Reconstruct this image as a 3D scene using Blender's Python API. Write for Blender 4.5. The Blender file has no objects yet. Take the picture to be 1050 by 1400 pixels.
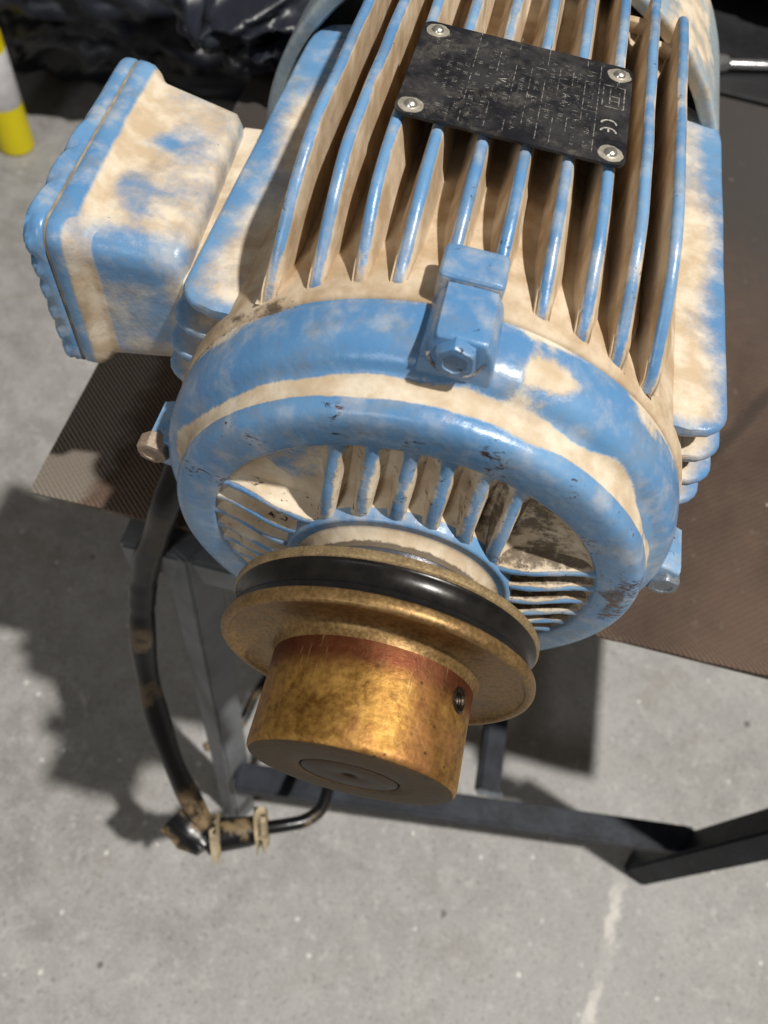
import bpy, bmesh, math, random
from mathutils import Vector, Matrix, noise
random.seed(7)
S = bpy.context.scene
COL = S.collection
R = math.radians

# ------------------------------------------------------------------ camera
cd = bpy.data.cameras.new('camera')
cam = bpy.data.objects.new('camera', cd); COL.objects.link(cam)
cr = Vector((0.96970749, 0.21513153, 0.11569705))
cu = Vector((-0.24410252, 0.83596583, 0.49150290))
cf = Vector((-0.00901899, 0.50485598, -0.86315647))
m = Matrix((cr, cu, -cf)).transposed().to_4x4()
m.translation = Vector((-0.01034, -0.171114, 0.338377))
cam.matrix_world = m
cd.sensor_fit = 'VERTICAL'; cd.sensor_height = 24.0; cd.lens = 1019.64 / 1400 * 24
cd.clip_start = 0.02; cd.clip_end = 50
cd.dof.use_dof = True; cd.dof.focus_distance = 0.345; cd.dof.aperture_fstop = 5.2
S.camera = cam

# ------------------------------------------------------------------ light
w = bpy.data.worlds.new('World'); S.world = w; w.use_nodes = True
bg = w.node_tree.nodes['Background']
bg.inputs['Color'].default_value = (1.0, 0.89, 0.75, 1); bg.inputs['Strength'].default_value = 0.125


def area(name, loc, target, size, watts, color):
    l = bpy.data.lights.new(name, 'AREA'); l.shape = 'DISK'; l.size = size; l.energy = watts; l.color = color
    o = bpy.data.objects.new(name, l); COL.objects.link(o); o.location = loc
    o.rotation_euler = (Vector(target) - Vector(loc)).to_track_quat('-Z', 'Y').to_euler()
    return o


area('key_lamp', (1.90, -0.34, 4.50), (0, 0, 0), 0.16, 345, (1.0, 0.965, 0.91))
area('fill_lamp', (-0.75, -1.55, 1.25), (0, 0, 0), 0.5, 8.5, (0.93, 0.96, 1.0))
S.view_settings.view_transform = 'Standard'; S.view_settings.look = 'None'
S.view_settings.exposure = 0.0; S.view_settings.gamma = 1.0
S.render.engine = 'CYCLES'


# ------------------------------------------------------------------ node helper
class NT:
    def __init__(self, name):
        self.mat = bpy.data.materials.new(name); self.mat.use_nodes = True
        self.t = self.mat.node_tree; self.n = self.t.nodes
        self.b = self.n['Principled BSDF']
        self.tc = self.n.new('ShaderNodeTexCoord')
        self.co = self.tc.outputs['Object']

    def put(self, sock, v):
        if hasattr(v, 'links'): self.t.links.new(v, sock)
        elif isinstance(v, (tuple, list)) and len(v) == 3 and sock.type == 'RGBA': sock.default_value = (*v, 1)
        else: sock.default_value = v

    def noise(self, scale, detail=4, rough=.55, co=None, dist=0, col=False):
        n = self.n.new('ShaderNodeTexNoise')
        n.inputs['Scale'].default_value = scale; n.inputs['Detail'].default_value = detail
        n.inputs['Roughness'].default_value = rough; n.inputs['Distortion'].default_value = dist
        self.t.links.new(co or self.co, n.inputs['Vector'])
        return n.outputs['Color' if col else 'Fac']

    def voro(self, scale, co=None, feature='F1'):
        n = self.n.new('ShaderNodeTexVoronoi'); n.feature = feature
        n.inputs['Scale'].default_value = scale
        self.t.links.new(co or self.co, n.inputs['Vector'])
        return n.outputs['Distance']

    def mapping(self, scale=(1, 1, 1), rot=(0, 0, 0), loc=(0, 0, 0)):
        n = self.n.new('ShaderNodeMapping')
        n.inputs['Scale'].default_value = scale; n.inputs['Rotation'].default_value = rot; n.inputs['Location'].default_value = loc
        self.t.links.new(self.co, n.inputs['Vector'])
        return n.outputs['Vector']

    def math(self, op, a, b=0.0, c=0.0, clamp=False):
        n = self.n.new('ShaderNodeMath'); n.operation = op; n.use_clamp = clamp
        for i, v in enumerate((a, b, c)): self.put(n.inputs[i], v)
        return n.outputs[0]

    def ramp(self, v, a, b, lo=0.0, hi=1.0):
        n = self.n.new('ShaderNodeMapRange'); n.interpolation_type = 'SMOOTHSTEP'
        for k, x in (('Value', v), ('From Min', a), ('From Max', b), ('To Min', lo), ('To Max', hi)): self.put(n.inputs[k], x)
        return n.outputs[0]

    def mix(self, f, a, b):
        n = self.n.new('ShaderNodeMix'); n.data_type = 'RGBA'
        self.put(n.inputs['Factor'], f); self.put(n.inputs['A'], a); self.put(n.inputs['B'], b)
        return n.outputs['Result']

    def attr(self, name):
        n = self.n.new('ShaderNodeAttribute'); n.attribute_name = name
        return n.outputs['Fac']

    def sep(self, v=None):
        n = self.n.new('ShaderNodeSeparateXYZ'); self.t.links.new(v or self.co, n.inputs[0])
        return n.outputs

    def bump(self, h, dist, strength=1.0, normal=None):
        n = self.n.new('ShaderNodeBump'); n.inputs['Distance'].default_value = dist; n.inputs['Strength'].default_value = strength
        self.put(n.inputs['Height'], h)
        if normal: self.t.links.new(normal, n.inputs['Normal'])
        return n.outputs[0]

    def out(self, color=None, rough=None, metal=None, normal=None, **kw):
        if color is not None: self.put(self.b.inputs['Base Color'], color)
        if rough is not None: self.put(self.b.inputs['Roughness'], rough)
        if metal is not None: self.put(self.b.inputs['Metallic'], metal)
        if normal is not None: self.put(self.b.inputs['Normal'], normal)
        for k, v in kw.items(): self.put(self.b.inputs[k], v)
        return self.mat


# ------------------------------------------------------------------ materials
BLUE = (0.085, 0.220, 0.425); BLUE2 = (0.165, 0.32, 0.52); DUST = (0.69, 0.605, 0.475); DUST2 = (0.50, 0.385, 0.255)


def mat_casting(name='blue_painted_casting', blue=BLUE, blue2=BLUE2, amp=1.5, edge=.18, d1=DUST, d2=DUST2):
    t = NT(name)
    d = t.attr('dust'); oil = t.attr('oil'); chip = t.attr('chip')
    n1 = t.noise(30, 8, .70, dist=.35); n2 = t.noise(210, 6, .7); n3 = t.noise(11, 4); n5 = t.noise(60, 6, .6)
    s = t.math('ADD', d, t.math('MULTIPLY_ADD', n1, amp, -amp / 2))
    s = t.math('ADD', s, t.math('MULTIPLY_ADD', n2, 0.44, -0.22))
    mask = t.ramp(s, .5 - edge, .5 + edge)
    pb = t.mix(t.ramp(n3, .35, .68), blue, blue2)
    pb = t.mix(t.ramp(n5, .44, .76, 0, .42), pb, DUST)            # thin film of dust on the paint
    du = t.mix(t.ramp(n5, .34, .7), d2, d1)
    du = t.mix(t.ramp(n3, .5, .72, 0, .35), du, (0.62, 0.56, 0.48))
    # greasy brown film, thickest where dust lies
    gr = t.ramp(t.noise(17, 7, .68, dist=.5), .50, .72)
    du = t.mix(t.math('MULTIPLY', gr, .72), du, (0.30, 0.21, 0.125))
    pb = t.mix(t.math('MULTIPLY', t.ramp(t.noise(42, 8, .75), .46, .70), .50), pb, (0.21, 0.205, 0.185))
    c = t.mix(mask, pb, du)
    oi = t.ramp(t.math('ADD', oil, t.math('MULTIPLY_ADD', n2, 1.3, -0.65)), .38, .72)
    c = t.mix(t.math('MULTIPLY', oi, .84), c, (0.062, 0.043, 0.026))
    # chips and rust flecks
    st = t.noise(150, 6, .72, t.mapping((1, 1, 2.2), (0, .3, 0)), dist=1.2)
    ch = t.ramp(t.math('ADD', st, t.math('MULTIPLY', chip, .16)), .735, .775)
    c = t.mix(ch, c, t.mix(t.ramp(n1, .45, .6), (0.02, 0.022, 0.03), (0.14, 0.055, 0.02)))
    rough = t.math('MULTIPLY_ADD', mask, .55, .24)
    rough = t.math('ADD', rough, t.math('MULTIPLY_ADD', n2, .22, -.08), clamp=True)
    h = t.math('ADD', t.math('MULTIPLY', n2, .55), t.math('MULTIPLY', mask, .6))
    h = t.math('ADD', h, t.math('MULTIPLY', t.noise(55, 3), 1.6))
    h = t.math('SUBTRACT', h, t.math('MULTIPLY', ch, .6))
    return t.out(c, rough, 0.0, t.bump(h, .00055, .75))


M_CAST = mat_casting()
M_SOFT = mat_casting('blue_paint_under_thin_dust', amp=.85, edge=.34)
M_BROWN = mat_casting('blue_casting_under_brown_dust', d1=(0.60, 0.49, 0.355), d2=(0.40, 0.285, 0.17))
M_COWL = mat_casting('grey_blue_cowl_paint', (0.24, 0.33, 0.40), (0.36, 0.43, 0.47))


def mat_hub():
    t = NT('heat_tinted_steel')
    y = t.sep()[1]; x = t.sep()[0]
    n1 = t.noise(62, 8, .70, dist=.4); n2 = t.noise(420, 4, .6); n3 = t.noise(22, 5)
    g8 = t.noise(240, 5, .7)
    gold = t.mix(t.math('ADD', t.math('MULTIPLY', t.ramp(n1, .30, .70), .45), t.math('MULTIPLY', t.ramp(g8, .34, .66), .55)), (0.17, 0.070, 0.012), (0.50, 0.29, 0.075))
    gold = t.mix(t.ramp(n3, .52, .72, 0, .75), gold, (0.42, 0.19, 0.09))
    # purple-brown temper band beside the flange
    yb = t.math('ADD', y, t.math('MULTIPLY_ADD', n1, .012, -.006))
    red = t.math('MULTIPLY', t.ramp(yb, -.0780, -.067), t.ramp(yb, -.0570, -.0615))
    c = t.mix(t.math('MULTIPLY', red, .85), gold, (0.11, 0.022, 0.014))
    # copper streak down the right flank
    xs = t.math('ADD', x, t.math('MULTIPLY_ADD', n1, .016, -.008))
    cs = t.math('MULTIPLY', t.ramp(xs, .012, .02), t.ramp(xs, .034, .024))
    c = t.mix(t.math('MULTIPLY', cs, .45), c, (0.34, 0.14, 0.06))
    dk = t.ramp(t.noise(95, 8, .78), .54, .66)
    c = t.mix(t.math('MULTIPLY', dk, .5), c, (0.07, 0.034, 0.013))
    scr = t.ramp(t.noise(330, 3, .6, t.mapping((1, .12, 1), (.3, .25, .2))), .66, .72)
    c = t.mix(t.math('MULTIPLY', scr, .35), c, (0.62, 0.42, 0.20))
    pit = t.ramp(t.voro(150), .16, .08)
    c = t.mix(t.math('MULTIPLY', t.math('MULTIPLY', pit, t.ramp(n3, .5, .6)), .8), c, (0.03, 0.016, 0.008))
    sc = t.noise(130, 5, .65)
    rough = t.math('ADD', t.ramp(n1, .3, .7, .42, .62), t.math('MULTIPLY_ADD', n2, .2, -.1))
    rg = t.noise(700, 2, .5, t.mapping((.02, 1, .02)))
    h = t.math('ADD', t.math('ADD', n2, t.math('MULTIPLY', sc, .35)), t.math('MULTIPLY', rg, .28))
    return t.out(c, rough, .82, t.bump(h, .00022, .7))


M_HUB = mat_hub()


def mat_metal(name, a, b, rough=.45, metal=.8, sc=60, bumpd=.0002):
    t = NT(name)
    n1 = t.noise(sc, 6, .62); n2 = t.noise(sc * 6, 4)
    c = t.mix(t.math('ADD', t.math('MULTIPLY', t.ramp(n1, .3, .7), .45), t.math('MULTIPLY', t.ramp(n2, .32, .68), .55)), a, b)
    r = t.math('ADD', t.math('MULTIPLY_ADD', n1, .3, rough - .15), t.math('MULTIPLY_ADD', n2, .16, -.08))
    return t.out(c, r, metal, t.bump(n2, bumpd, .7))


M_FLANGE = mat_metal('bronzed_pulley_steel', (0.13, 0.075, 0.025), (0.34, 0.21, 0.085), .46, .7, 90)
M_RIM = mat_metal('dusty_pulley_rim', (0.20, 0.135, 0.065), (0.44, 0.32, 0.17), .52, .55, 150)
M_GROOVE = mat_metal('polished_black_groove', (0.010, 0.0095, 0.0095), (0.022, 0.019, 0.017), .30, .45, 20)
M_ENDFACE = mat_metal('oily_brown_end_face', (0.038, 0.025, 0.012), (0.105, 0.068, 0.032), .6, .25, 90, .0003)
M_ENDFACE.node_tree.nodes['Principled BSDF'].inputs['Specular IOR Level'].default_value = .2
M_SHAFT = mat_metal('dark_shaft_steel', (0.030, 0.018, 0.010), (0.060, 0.037, 0.022), .55, .15, 60)
M_SHAFT.node_tree.nodes['Principled BSDF'].inputs['Specular IOR Level'].default_value = .2
M_HOLE = mat_metal('threaded_hole_steel', (0.02, 0.015, 0.01), (0.06, 0.045, 0.03), .35, .8, 200)
M_ZINC = mat_metal('zinc_bolt_steel', (0.16, 0.20, 0.26), (0.32, 0.33, 0.34), .38, .6, 120)
M_RUSTB = mat_metal('rusty_bolt_steel', (0.17, 0.10, 0.06), (0.38, 0.31, 0.24), .6, .1, 130)
M_RIVET = mat_metal('bright_rivet_metal', (0.55, 0.53, 0.48), (0.80, 0.78, 0.72), .28, .9, 150)
M_WORN = mat_metal('worn_bare_plate', (0.30, 0.27, 0.22), (0.50, 0.46, 0.38), .5, .5, 180)
M_CHROME = mat_metal('chrome_vanadium', (0.60, 0.60, 0.62), (0.80, 0.80, 0.82), .28, .9, 40)


def mat_plate():
    t = NT('black_nameplate')
    n1 = t.noise(55, 6, .65); n2 = t.noise(260, 5, .7)
    c = t.mix(t.ramp(n1, .4, .62), (0.010, 0.011, 0.016), (0.035, 0.034, 0.036))
    sm_ = t.math('MULTIPLY', t.ramp(t.noise(90, 7, .75, dist=.8), .46, .68), t.ramp(t.noise(30, 3), .40, .62))
    c = t.mix(t.math('MULTIPLY', sm_, .50), c, (0.15, 0.138, 0.12))
    c = t.mix(t.ramp(n2, .56, .70, 0, .5), c, (0.15, 0.135, 0.11))
    return t.out(c, t.ramp(n1, .3, .7, .28, .5), .25, t.bump(n2, .0002, .6))


def mat_print():
    t = NT('worn_white_print')
    n2 = t.noise(420, 4, .7)
    c = t.mix(t.ramp(n2, .42, .60), (0.02, 0.02, 0.022), (0.25, 0.24, 0.22))
    return t.out(c, .5)


M_PLATE = mat_plate(); M_PRINT = mat_print()


def mat_mark():
    t = NT('white_mark_print')
    c = t.mix(t.ramp(t.noise(500, 3), .35, .5), (0.08, 0.08, 0.075), (0.40, 0.385, 0.35))
    return t.out(c, .5)


M_MARK = mat_mark()


def mat_floor():
    t = NT('worn_concrete')
    n1 = t.noise(3.2, 6, .6); n2 = t.noise(22, 7, .65); n3 = t.noise(150, 5, .6); n4 = t.noise(9, 5, .7, dist=1.0)
    c = t.mix(t.ramp(n1, .3, .7), (0.235, 0.228, 0.216), (0.33, 0.322, 0.312))
    c = t.mix(t.ramp(n2, .35, .7, 0, .7), c, (0.39, 0.38, 0.365))
    c = t.mix(t.ramp(n4, .56, .72, 0, .45), c, (0.185, 0.172, 0.158))
    c = t.mix(t.ramp(n3, .44, .32, 0, .7), c, (0.155, 0.143, 0.13))
    c = t.mix(t.ramp(t.noise(70, 6, .7), .54, .68, 0, .55), c, (0.47, 0.46, 0.44))
    c = t.mix(t.ramp(t.noise(5.5, 8, .72, dist=.8), .54, .68, 0, .45), c, (0.215, 0.193, 0.168))
    sp = t.voro(40); sp2 = t.noise(31, 2)
    spot = t.math('MULTIPLY', t.ramp(sp, .15, .09), t.ramp(sp2, .55, .6))
    c = t.mix(t.math('MULTIPLY', spot, .75), c, (0.68, 0.66, 0.62))
    dsp = t.math('MULTIPLY', t.ramp(t.voro(17, t.mapping(loc=(3.1, 1.2, 0))), .10, .06), t.ramp(t.noise(14, 2), .52, .58))
    c = t.mix(t.math('MULTIPLY', dsp, .8), c, (0.06, 0.055, 0.05))
    # pale paint scratch running away from the stand
    s = t.sep(); xx = t.math('ADD', s[0], t.math('MULTIPLY_ADD', n2, .05, -.025))
    ln = t.math('MULTIPLY', t.ramp(t.math('ABSOLUTE', t.math('SUBTRACT', xx, t.math('MULTIPLY_ADD', s[1], .16, .405))), .011, .004),
                t.ramp(s[1], .01, -.05))
    c = t.mix(t.math('MULTIPLY', ln, t.ramp(n4, .4, .55, .1, .7)), c, (0.66, 0.63, 0.57))
    g5 = t.noise(420, 4, .7)
    c = t.mix(t.ramp(g5, .56, .66, 0, .5), c, (0.50, 0.49, 0.475))
    c = t.mix(t.ramp(g5, .42, .33, 0, .6), c, (0.12, 0.113, 0.105))
    h = t.math('ADD', t.math('MULTIPLY', n3, .5), n2)
    return t.out(c, t.ramp(n2, .3, .7, .55, .8), 0, t.bump(h, .003, .6))


def mat_mat():
    t = NT('ribbed_rubber_mat')
    s = t.sep()
    n1 = t.noise(5.5, 6, .65, dist=.4); n2 = t.noise(60, 5, .6); n3 = t.noise(300, 4)
    base = t.mix(t.ramp(n1, .35, .65), (0.058, 0.034, 0.022), (0.115, 0.072, 0.050))
    base = t.mix(t.ramp(t.math('MULTIPLY_ADD', n2, .25, s[1]), .42, .75), base, (0.055, 0.048, 0.044))
    pale = t.ramp(t.math('ADD', t.math('MULTIPLY_ADD', n1, .10, s[0]), t.math('MULTIPLY', n2, .03)), -.152, -.172)  # pale dust tone kept to the lit corner, shadow's edge put into the colour
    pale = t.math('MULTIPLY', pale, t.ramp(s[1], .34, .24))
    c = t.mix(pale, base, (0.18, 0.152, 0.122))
    c = t.mix(t.ramp(n2, .60, .74, 0, .35), c, (0.20, 0.17, 0.14))
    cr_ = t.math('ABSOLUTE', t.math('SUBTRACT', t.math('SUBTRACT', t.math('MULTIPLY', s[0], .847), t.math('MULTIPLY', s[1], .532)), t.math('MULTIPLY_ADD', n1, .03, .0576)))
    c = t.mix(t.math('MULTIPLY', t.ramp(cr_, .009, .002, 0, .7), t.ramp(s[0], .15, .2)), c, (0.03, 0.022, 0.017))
    spk = t.math('MULTIPLY', t.ramp(t.voro(22), .06, .04), t.ramp(n2, .5, .56))
    c = t.mix(spk, c, (0.5, 0.45, 0.38))
    wv = t.n.new('ShaderNodeTexWave'); wv.bands_direction = 'X'; wv.inputs['Scale'].default_value = 105
    wv.inputs['Distortion'].default_value = .35; wv.inputs['Detail'].default_value = 1
    t.t.links.new(t.mapping(rot=(0, 0, R(-48))), wv.inputs['Vector'])
    wf = wv.outputs['Fac']
    wv2 = t.n.new('ShaderNodeTexWave'); wv2.inputs['Scale'].default_value = 75; wv2.inputs['Distortion'].default_value = .6
    t.t.links.new(t.mapping(rot=(0, 0, R(52))), wv2.inputs['Vector'])
    h = t.math('ADD', t.math('ADD', t.math('MULTIPLY', wf, 1.2), t.math('MULTIPLY', wv2.outputs['Fac'], .25)), t.math('MULTIPLY', n3, .5))
    return t.out(c, .78, 0, t.bump(h, .0011, .8))


def mat_simple(name, a, b, sc=20, rough=.5, metal=0.0, bd=.0005, bs=.5):
    t = NT(name)
    n1 = t.noise(sc, 5, .6); n2 = t.noise(sc * 7, 4)
    c = t.mix(t.ramp(n1, .35, .68), a, b)
    return t.out(c, t.math('ADD', rough, t.math('MULTIPLY_ADD', n2, .24, -.12)), metal, t.bump(n2, bd, bs))


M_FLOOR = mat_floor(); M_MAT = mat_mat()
M_BOARD = mat_simple('board_edge', (0.10, 0.075, 0.05), (0.22, 0.17, 0.12), 40, .8)
M_GREY = mat_simple('grey_frame_paint', (0.12, 0.125, 0.13), (0.19, 0.20, 0.215), 14, .45)
M_DARK = mat_simple('dark_frame_paint', (0.008, 0.010, 0.016), (0.022, 0.026, 0.036), 25, .55)
M_DARK.node_tree.nodes['Principled BSDF'].inputs['Specular IOR Level'].default_value = .22
M_BAG = mat_simple('black_polythene', (0.006, 0.007, 0.012), (0.013, 0.016, 0.026), 6, .40, 0, .004, .5)
M_CLOTH = mat_simple('black_canvas', (0.008, 0.008, 0.010), (0.020, 0.020, 0.022), 12, .55)
M_YELLOW = mat_simple('yellow_can_paint', (0.72, 0.60, 0.0), (0.80, 0.68, 0.005), 8, .4)
M_LABEL = mat_simple('white_label', (0.55, 0.54, 0.56), (0.68, 0.67, 0.68), 60, .55)


def mat_cable():
    t = NT('dusty_black_cable')
    n1 = t.noise(22, 6, .6); n2 = t.noise(120, 4)
    z = t.sep()[2]
    low = t.ramp(z, -.22, -.40)
    m_ = t.math('MULTIPLY', t.ramp(n1, .50, .60), t.math('MULTIPLY_ADD', low, .8, .1))
    c = t.mix(m_, (0.005, 0.005, 0.006), (0.22, 0.15, 0.075))
    return t.out(c, t.math('MULTIPLY_ADD', m_, .45, .30), 0, t.bump(n2, .0005, .5))


M_CABLE = mat_cable()
M_CLAMP = mat_simple('dirty_cream_plastic', (0.28, 0.22, 0.13), (0.48, 0.40, 0.27), 60, .6)


# ------------------------------------------------------------------ mesh helpers
ROOT_LOC = Vector((0, 0, 0))


def link(name, me, mat, parent=None, smooth=True, sharp=35):
    o = bpy.data.objects.new(name, me); COL.objects.link(o)
    if mat: me.materials.append(mat)
    if smooth:
        me.shade_smooth()
        if sharp:
            try: me.set_sharp_from_angle(angle=R(sharp))
            except Exception: pass
    if parent is not None:
        o.parent = parent
        p = parent; off = Vector((0, 0, 0))
        while p is not None:
            off += p.location; p = p.parent
        o.location = -off
    return o


def attrs(me, fn):
    """fn(co)->(dust, oil, chip): painted dirt, stored on the vertices"""
    a = [me.attributes.new(n, 'FLOAT', 'POINT') for n in ('dust', 'oil', 'chip')]
    for i, v in enumerate(me.vertices):
        for k, val in enumerate(fn(v.co)): a[k].data[i].value = val


def empty(name, loc, label, cat, group=None):
    o = bpy.data.objects.new(name, None); COL.objects.link(o); o.location = loc; o.empty_display_size = .05
    tag(o, label, cat, group)
    return o


def tag(o, label, cat, group=None):
    o['label'] = label; o['category'] = cat
    if group: o['group'] = group
    return o


def pydata(name, V, F):
    me = bpy.data.meshes.new(name); me.from_pydata([tuple(v) for v in V], [], F); me.validate(); me.update()
    bm = bmesh.new(); bm.from_mesh(me); bmesh.ops.recalc_face_normals(bm, faces=bm.faces); bm.to_mesh(me); bm.free()
    return me


def lathe(name, prof, n=160, closed=False):
    """revolve (r, y) profile round the motor's axis (world Y)"""
    V = []; F = []; k = len(prof)
    for i in range(n):
        a = 2 * math.pi * i / n
        for r, y in prof: V.append((r * math.sin(a), y, r * math.cos(a)))
    for i in range(n):
        j = (i + 1) % n
        for q in range(k if closed else k - 1):
            q2 = (q + 1) % k
            F.append((i * k + q, j * k + q, j * k + q2, i * k + q2))
    me = pydata(name, V, F)
    bm = bmesh.new(); bm.from_mesh(me); bmesh.ops.remove_doubles(bm, verts=bm.verts, dist=1e-6)
    bmesh.ops.recalc_face_normals(bm, faces=bm.faces); bm.to_mesh(me); bm.free()
    return me


def fine(prof, step):
    """resample a profile so that painted dirt has vertices to live on"""
    o = [prof[0]]
    for a, b in zip(prof[:-1], prof[1:]):
        d = math.hypot(b[0] - a[0], b[1] - a[1]); k = max(1, int(d / step))
        for i in range(1, k + 1): o.append((a[0] + (b[0] - a[0]) * i / k, a[1] + (b[1] - a[1]) * i / k))
    return o


def smoothprof(pts, k=4):
    """Catmull-Rom through profile points"""
    o = []
    P = [pts[0]] + list(pts) + [pts[-1]]
    for i in range(1, len(P) - 2):
        for s in range(k):
            t = s / k
            o.append(tuple(.5 * ((2 * P[i][c]) + (-P[i - 1][c] + P[i + 1][c]) * t + (2 * P[i - 1][c] - 5 * P[i][c] + 4 * P[i + 1][c] - P[i + 2][c]) * t * t
                                 + (-P[i - 1][c] + 3 * P[i][c] - 3 * P[i + 1][c] + P[i + 2][c]) * t ** 3) for c in range(len(pts[0]))))
    o.append(tuple(pts[-1]))
    return o


def bbox(name, lo, hi, bev=.001, seg=2, cuts=0):
    bm = bmesh.new(); bmesh.ops.create_cube(bm, size=1)
    for v in bm.verts:
        for c in range(3): v.co[c] = (lo[c] + hi[c]) / 2 + v.co[c] * (hi[c] - lo[c])
    if bev: bmesh.ops.bevel(bm, geom=bm.edges[:], offset=bev, segments=seg, profile=.5, affect='EDGES')
    if cuts: bmesh.ops.subdivide_edges(bm, edges=bm.edges[:], cuts=cuts, use_grid_fill=True)
    me = bpy.data.meshes.new(name); bm.to_mesh(me); bm.free()
    return me


def tube(name, pts, rad, n=14, k=8, square=False, cap=True):
    P = [Vector(p) for p in (smoothprof(pts, k) if k > 1 else pts)]
    V = []; F = []
    up = Vector((0, 0, 1)) if abs((P[1] - P[0]).normalized().z) < .9 else Vector((1, 0, 0))
    side = None
    for i, p in enumerate(P):
        d = (P[min(i + 1, len(P) - 1)] - P[max(i - 1, 0)]).normalized()
        if side is None: side = d.cross(up).normalized()
        side = (side - d * side.dot(d)).normalized(); u = side.cross(d)
        r = rad(i / (len(P) - 1)) if callable(rad) else rad
        for q in range(n):
            a = 2 * math.pi * q / n
            V.append(p + (side * math.cos(a) + u * math.sin(a)) * r)
    for i in range(len(P) - 1):
        for q in range(n):
            F.append((i * n + q, i * n + (q + 1) % n, (i + 1) * n + (q + 1) % n, (i + 1) * n + q))
    if cap: F.append(tuple(range(n))); F.append(tuple(range((len(P) - 1) * n, len(P) * n)))
    return pydata(name, V, F)


def beam(name, a, b, wx, wy, roll=0.0, bev=.003):
    """square steel tube from a to b"""
    a = Vector(a); b = Vector(b); d = b - a
    bm = bmesh.new(); bmesh.ops.create_cube(bm, size=1)
    for v in bm.verts: v.co = Vector((v.co.x * wx, v.co.y * wy, v.co.z * d.length))
    bmesh.ops.bevel(bm, geom=[e for e in bm.edges], offset=bev, segments=2, affect='EDGES')
    q = d.to_track_quat('Z', 'Y').to_matrix().to_4x4()
    M = Matrix.Translation((a + b) / 2) @ q @ Matrix.Rotation(roll, 4, 'Z')
    bm.transform(M)
    me = bpy.data.meshes.new(name); bm.to_mesh(me); bm.free()
    return me


def rrect(hy, hz, r, seg=6, ny=30, nz=20):
    """rounded rectangle in (y,z), returned as a list with extra points on the straights"""
    P = []
    for cx, cz, a0 in ((hy - r, hz - r, 0), (-hy + r, hz - r, 90), (-hy + r, -hz + r, 180), (hy - r, -hz + r, 270)):
        for s in range(seg + 1):
            a = R(a0 + 90 * s / seg); P.append((cx + r * math.cos(a), cz + r * math.sin(a)))
        # straight to next corner
        n = ny if a0 in (0, 180) else nz
        if a0 == 0: e = (-hy + r, hz)
        elif a0 == 90: e = (-hy, -hz + r)
        elif a0 == 180: e = (hy - r, -hz)
        else: e = (hy, hz - r)
        b = P[-1]
        for s in range(1, n): P.append((b[0] + (e[0] - b[0]) * s / n, b[1] + (e[1] - b[1]) * s / n))
    return P


def loft_x(name, secs, cy, cz, deform=None, capa=True, capb=True):
    """secs: (x, hy, hz, r)"""
    V = []; F = []
    for x, hy, hz, r in secs:
        for (y, z) in rrect(hy, hz, r):
            v = Vector((x, cy + y, cz + z))
            v = deform(v) if deform else v
            v.x += .006 - .072 * (v.y - .085)
            V.append(v)
    n = len(rrect(.1, .1, .01))
    for i in range(len(secs) - 1):
        for q in range(n): F.append((i * n + q, i * n + (q + 1) % n, (i + 1) * n + (q + 1) % n, (i + 1) * n + q))
    if capa: F.append(tuple(range(n)))
    if capb: F.append(tuple(range((len(secs) - 1) * n, len(secs) * n)))
    return pydata(name, V, F)


def sm(a, b, x):
    t = max(0, min(1, (x - a) / (b - a))); return t * t * (3 - 2 * t)


# ================================================================== setting
FZ = -0.72
V = []; F = []
me = pydata('floor', [(-6, -4, FZ), (6, -4, FZ), (6, 8, FZ), (-6, 8, FZ)], [(0, 1, 2, 3)])
fl = link('floor', me, M_FLOOR, smooth=False); fl['kind'] = 'structure'

# ================================================================== stand
MZ = -0.150            # top of the mat the motor stands on
st = empty('motor_stand', (0.18, 0.3, FZ), 'grey steel stand with dark floor bars under the blue electric motor', 'stand')
link('leg', beam('leg', (-.152, .062, -.170), (-.109, -.042, FZ), .031, .031, R(52)), M_GREY, st)
link('leg', beam('leg', (.434, .024, -.190), (.428, .009, FZ), .034, .034, R(4)), M_DARK, st)
link('leg', beam('leg', (-.20, .86, -.170), (-.20, .92, FZ), .031, .031, 0), M_GREY, st)
link('leg', beam('leg', (.460, .86, -.170), (.46, .92, FZ), .031, .031, 0), M_DARK, st)
link('top_rail', beam('top_rail', (-.20, .060, -.188), (.03, .060, -.188), .032, .036), M_GREY, st)
link('top_rail', beam('top_rail', (.380, .030, -.1880), (.4175, .024, -.1880), .030, .030), M_DARK, st)
link('top_rail', beam('top_rail', (.380, .047, -.1882), (.380, .86, -.1882), .030, .030), M_DARK, st)
link('top_rail', beam('top_rail', (-.19, .078, -.1885), (-.19, .86, -.1885), .035, .030), M_GREY, st)
link('lower_bar', beam('lower_bar', (-.108, -.030, -.570), (.428, .0255, -.570), .030, .030), M_DARK, st)
link('lower_bar', beam('lower_bar', (.180, .022, -.5705), (.166, .90, -.5705), .026, .026), M_DARK, st)
wl = bmesh.new()
for i in range(9):
    bmesh.ops.create_icosphere(wl, subdivisions=1, radius=.0035 + .0012 * random.random(), matrix=Matrix.Translation((.168 + i * .003, .0185 + .002 * random.random(), -.5560)))
me = bpy.data.meshes.new('weld_bead'); wl.to_mesh(me); wl.free()
link('weld_bead', me, M_ZINC, st)

# ribbed mat on a board
bd = empty('board', (0.18, .5, MZ - .02), 'brown board with fine ribbed rubber top and pale dusty corner coloured as lit, under the motor', 'board')
n = 60; V = []; F = []
x0, x1, y0, y1 = -.268, .525, .060, 1.15


def edge_y(x): return y0 + .0016 * noise.noise((x * 40, 0, 1)) + .0028 * noise.noise((x * 9, 3, 1))


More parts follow.
